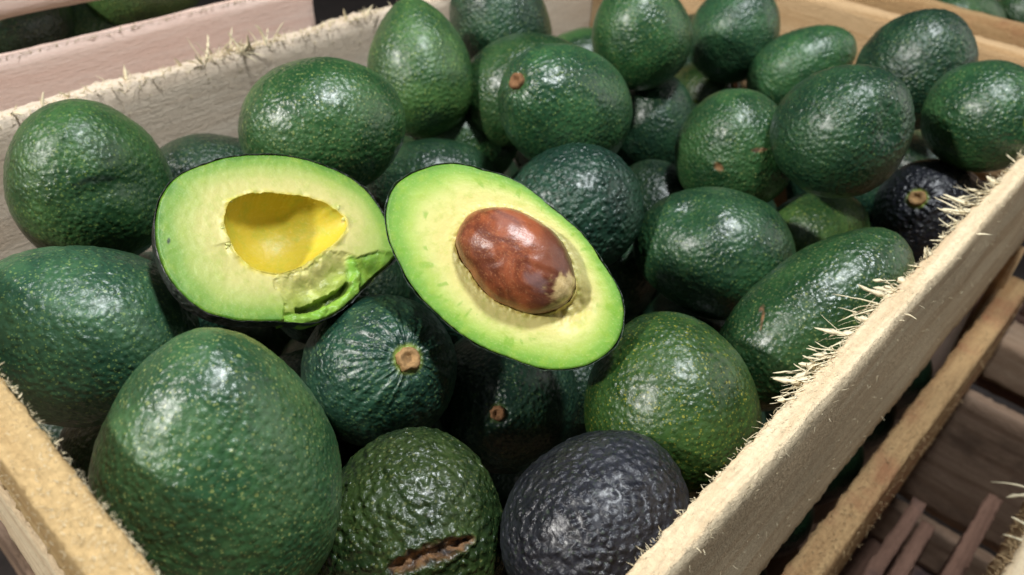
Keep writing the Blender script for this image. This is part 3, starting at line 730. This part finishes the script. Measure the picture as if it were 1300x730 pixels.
# the seed: egg with a pale torn tip
fs = polar_fn(SEED2, HC2)
def make_seed():
    V = []; F = []; T = []; nr, ns = 90, 140
    for j in range(nr + 1):
        th = math.pi * j / nr
        for i in range(ns):
            a = 2 * math.pi * i / ns - math.pi
            r = fs(a) * .995 * math.sin(th); z = 15.5 * math.cos(th)
            x, y = r * math.cos(a), r * math.sin(a)
            p = Vector((x, y, z)); u = p.normalized()
            d = .5 * NZ(p * .10 + Vector((3, 1, 2))) + .22 * NZ(p * .3)
            # ridges that run down to the tip
            tipd = Vector((23.5, 1.5, 6.)); g = (p - tipd).length
            d += 1.1 * math.exp(-(g / 5.5) ** 2) + .5 * math.exp(-(g / 6) ** 2) * NZ(p * .6)
            cr = abs((y - .25 * x + 2 + 2.2 * NZ(p * .07)))
            d -= .55 * (1 - sstep(0, 2.2, cr)) * sstep(2, 14, x)
            p = p + u * d
            V.append(((p.x + HC2[0]) / 1000, (p.y + HC2[1]) / 1000, (p.z + 2.0) / 1000))
            k = g + 2.6 * NZ(p * .3) + 1.2 * NZ(p * .8)
            pale = 1 - sstep(5., 7.6, k)
            dark = sstep(4, 22, x + .6 * y + 4 * NZ(p * .12)) * .65 * (1 - pale)  # shaded right side of the seed, painted into its colour
            scuff = (1 - sstep(1.2, 3.4, math.hypot((x - 14) * .45 + (y + 3) * .1, (y + 3.5) * .8 - (x - 14) * .1) + 1.0 * NZ(p * .4)))
            scuff2 = .6 * (1 - sstep(3, 9, math.hypot((x + 11), (y - 9) * 1.4) + 3 * NZ(p * .2)))
            T.append((pale, dark, max(scuff, scuff2) * (1 - pale)))
    for j in range(nr):
        for i in range(ns):
            p0, p1 = j * ns + i, j * ns + (i + 1) % ns
            F.append((p0, p0 + ns, p1 + ns, p1))
    o = mesh_obj('seed', V, F, M_SEED, h2, W2); colattr(o, 'tone', T); o['label'] = 'brown mottled seed with a pale torn tip'
    return o
make_seed()
# crumbs of torn flesh round the hollow and along the tear
rc = random.Random(8)
def crumbs(parent, W, pts):
    for (x, y, z, s) in pts:
        V = []; F = []; n, m = 12, 9
        for j in range(m + 1):
            for i in range(n):
                th = math.pi * j / m; a = 2 * math.pi * i / n
                p = Vector((math.sin(th) * math.cos(a), math.sin(th) * math.sin(a), .6 * math.cos(th)))
                p *= s * (1 + .9 * NZ(p * 1.1 + Vector((x, y, z))) + .4 * NZ(p * 2.7 + Vector((y, x, z)))); V.append(tuple(Vector((p.x + x, p.y + y, p.z + z)) / 1000))
        for j in range(m):
            for i in range(n):
                p0, p1 = j * n + i, j * n + (i + 1) % n; F.append((p0, p0 + n, p1 + n, p1))
        o = mesh_obj('flesh_crumb', V, F, M_FLESH, parent, W); colattr(o, 'tone', [(.66, .66, .22)] * len(V))
f1 = polar_fn(CAV1, HC1)
cp = []
for i in range(16):
    a = rc.choice((rc.gauss(2.75, .18), rc.gauss(3.5, .25), rc.gauss(.45, .2)))
    r = f1(a) + rc.uniform(.2, 2.6)
    cp.append((HC1[0] + r * math.cos(a), HC1[1] + r * math.sin(a), rc.uniform(-.9, -.2), rc.uniform(.5, 1.4)))
for i in range(0):
    t = rc.random(); x, y = lerp(10, 44, t), lerp(-22, 0, t); cp.append((x + rc.uniform(-2, 2), y + rc.uniform(-6, 2), rc.uniform(-3.4, -1.6), rc.uniform(.6, 1.7)))
crumbs(h1, W1, cp)

# ------------------------------------------------------------------ neighbouring crates (background)
PK = tag(empty('stacked_crate', (-.60, .2, -.2)), 'pinkish smooth-board crate with gaps, stacked beyond the frayed left rim', 'crate')
XP = -.60
board('side_board', PK, (XP - .006, .115, -.045), (.57, .012, .085), PI2, W_PINK, 31, 60, .0006, .0006)
board('side_board', PK, (XP - .006, .115, .070), (.57, .012, .095), PI2, W_PINK, 32, 60, .0006, .0006)
board('side_board', PK, (XP - .006, .115, -.145), (.57, .012, .085), PI2, W_PINK, 33, 60, .0006, .0006)
board('corner_post', PK, (XP - .028, .375, -.04), (.03, .03, .32), PI2, W_PINK, 34, 20, .0005, .0005)
board('base_slat', PK, (XP - .17, .115, -.195), (.55, .32, .012), PI2, W_OLD, 35, 20)
for (x, y, z, D, sk) in ((-.665, .175, -.005, .075, 'dark'), (-.66, .285, .012, .080, 'light'), (-.675, .235, -.03, .07, 'mid')):
    avocado((x, y, z), (.2, .9, .2), D, 1.3, SK[sk], {'dark': 'dull bluish avocado seen through the gap of the pinkish crate', 'light': 'light green avocado seen through the gap of the pinkish crate', 'mid': 'dark green avocado low behind the gap of the pinkish crate'}[sk], group='avocados in the pinkish crate', seed=int(x * -900))
fuz = []
for i in range(160):
    y = rs.uniform(.05, .40); fuz.append(((XP + .0003, y, -.0020 + rs.uniform(-.0005, .0005)), (rs.uniform(-.1, .4), rs.uniform(-1, 1), rs.uniform(.2, 1)), rs.uniform(.002, .006), .00025, (0, rs.uniform(-1, 1), rs.uniform(-.6, .3))))
fuzz('wood_fuzz', PK, fuz, M_FIB, rs)

NB = tag(empty('neighbour_crate', (-.2, .95, -.3)), 'wooden crate standing close behind the back board, avocados inside', 'crate')
board('end_board', NB, (-.24, .786, -.050), (.50, .012, .108), 0, W_TAN, 41, 60, .0008, .0008)
board('end_board', NB, (-.24, 1.30, -.050), (.50, .012, .11), 0, W_PALE, 42, 60)
board('side_board', NB, (.006, 1.04, -.050), (.51, .012, .11), PI2, W_PALE, 43, 60)
board('side_board', NB, (-.49, 1.04, -.050), (.51, .012, .11), PI2, W_PALE, 44, 60)
for i, (x, y, z) in enumerate(((-.215, .90, -.045), (-.12, .885, -.02), (-.17, 1.0, -.05), (-.04, .88, -.015))):
    avocado((x, y, z), (rf.gauss(0, 1), rf.gauss(0, 1), .3), .074, 1.2, SK['mid'], 'green avocado in the crate behind the back board', group='avocados in the crate behind', seed=90 + i)

# old crate lower down on the right
OC = tag(empty('old_crate', (.0, .62, -.52)), 'weathered dark empty crate standing lower beside the avocado crate', 'crate')
board('side_board', OC, (-.0235, .40, -.395), (.36, .012, .12), PI2, W_OLD, 51, 80, .0015, .0015)
board('side_lath', OC, (-.008, .40, -.375), (.345, .012, .06), PI2, W_OLD, 52, 80, .0015, .0015)
board('side_board', OC, (.022, .43, -.365), (.33, .012, .13), PI2, W_OLD, 53, 80, .0015, .0015)
board('end_board', OC, (.02, .712, -.385), (.24, .012, .16), 0, W_DUSK, 54, 60, .0015, .0012)
board('end_board', OC, (.02, .700, -.50), (.24, .012, .06), 0, W_DUSK, 55, 60, .0015, .0012)
board('base_slat', OC, (.05, .55, -.54), (.4, .25, .012), PI2, W_OLD, 56, 20)
OC2 = tag(empty('stained_crate', (.05, .85, -.4)), 'worn crate corner with blue-black stained board ends beside the brown side board', 'crate')
board('end_board', OC2, (.06, .80, -.305), (.20, .05, .05), 0, W_STAIN, 61, 60, .002, .002)
board('end_board', OC2, (.06, .85, -.26), (.20, .05, .03), 0, W_OLD, 62, 40, .002, .002)
board('end_board', OC2, (.06, .86, -.335), (.22, .16, .018), 0, W_OLD, 63, 40, .002, .002)
RC = tag(empty('frayed_crate', (.07, .5, -.4)), 'pale crate corner with frayed fibres, lower on the far side of the old crate', 'crate')
b_rc = board('side_board', RC, (.052, .46, -.25), (.30, .024, .10), PI2, W_PALE, 71, 120, .002, .002)
fz = []
for i in range(500):
    fz.append(((.040 + rs.uniform(-.001, .003), rs.uniform(.38, .60), -.20 - rs.random() ** 2 * .06), (-rs.uniform(.2, 1), rs.uniform(-1, 1), rs.uniform(-.8, .8)), rs.uniform(.003, .010), rs.uniform(.0002, .0004), (rs.uniform(-.5, .5), rs.uniform(-.8, .8), rs.uniform(-.8, .8))))
fuzz('wood_fuzz', b_rc, fz, M_FIBD, rs)
for (y, L, bz) in ((.505, .034, -.4), (.50, .022, -1.2), (.47, .014, .5), (.455, .012, -.2)):
    splinter(b_rc, (.041, y, -.199), (-1, -.2, .15), L, .0007, (0, -.5, bz), M_FIB, rs)
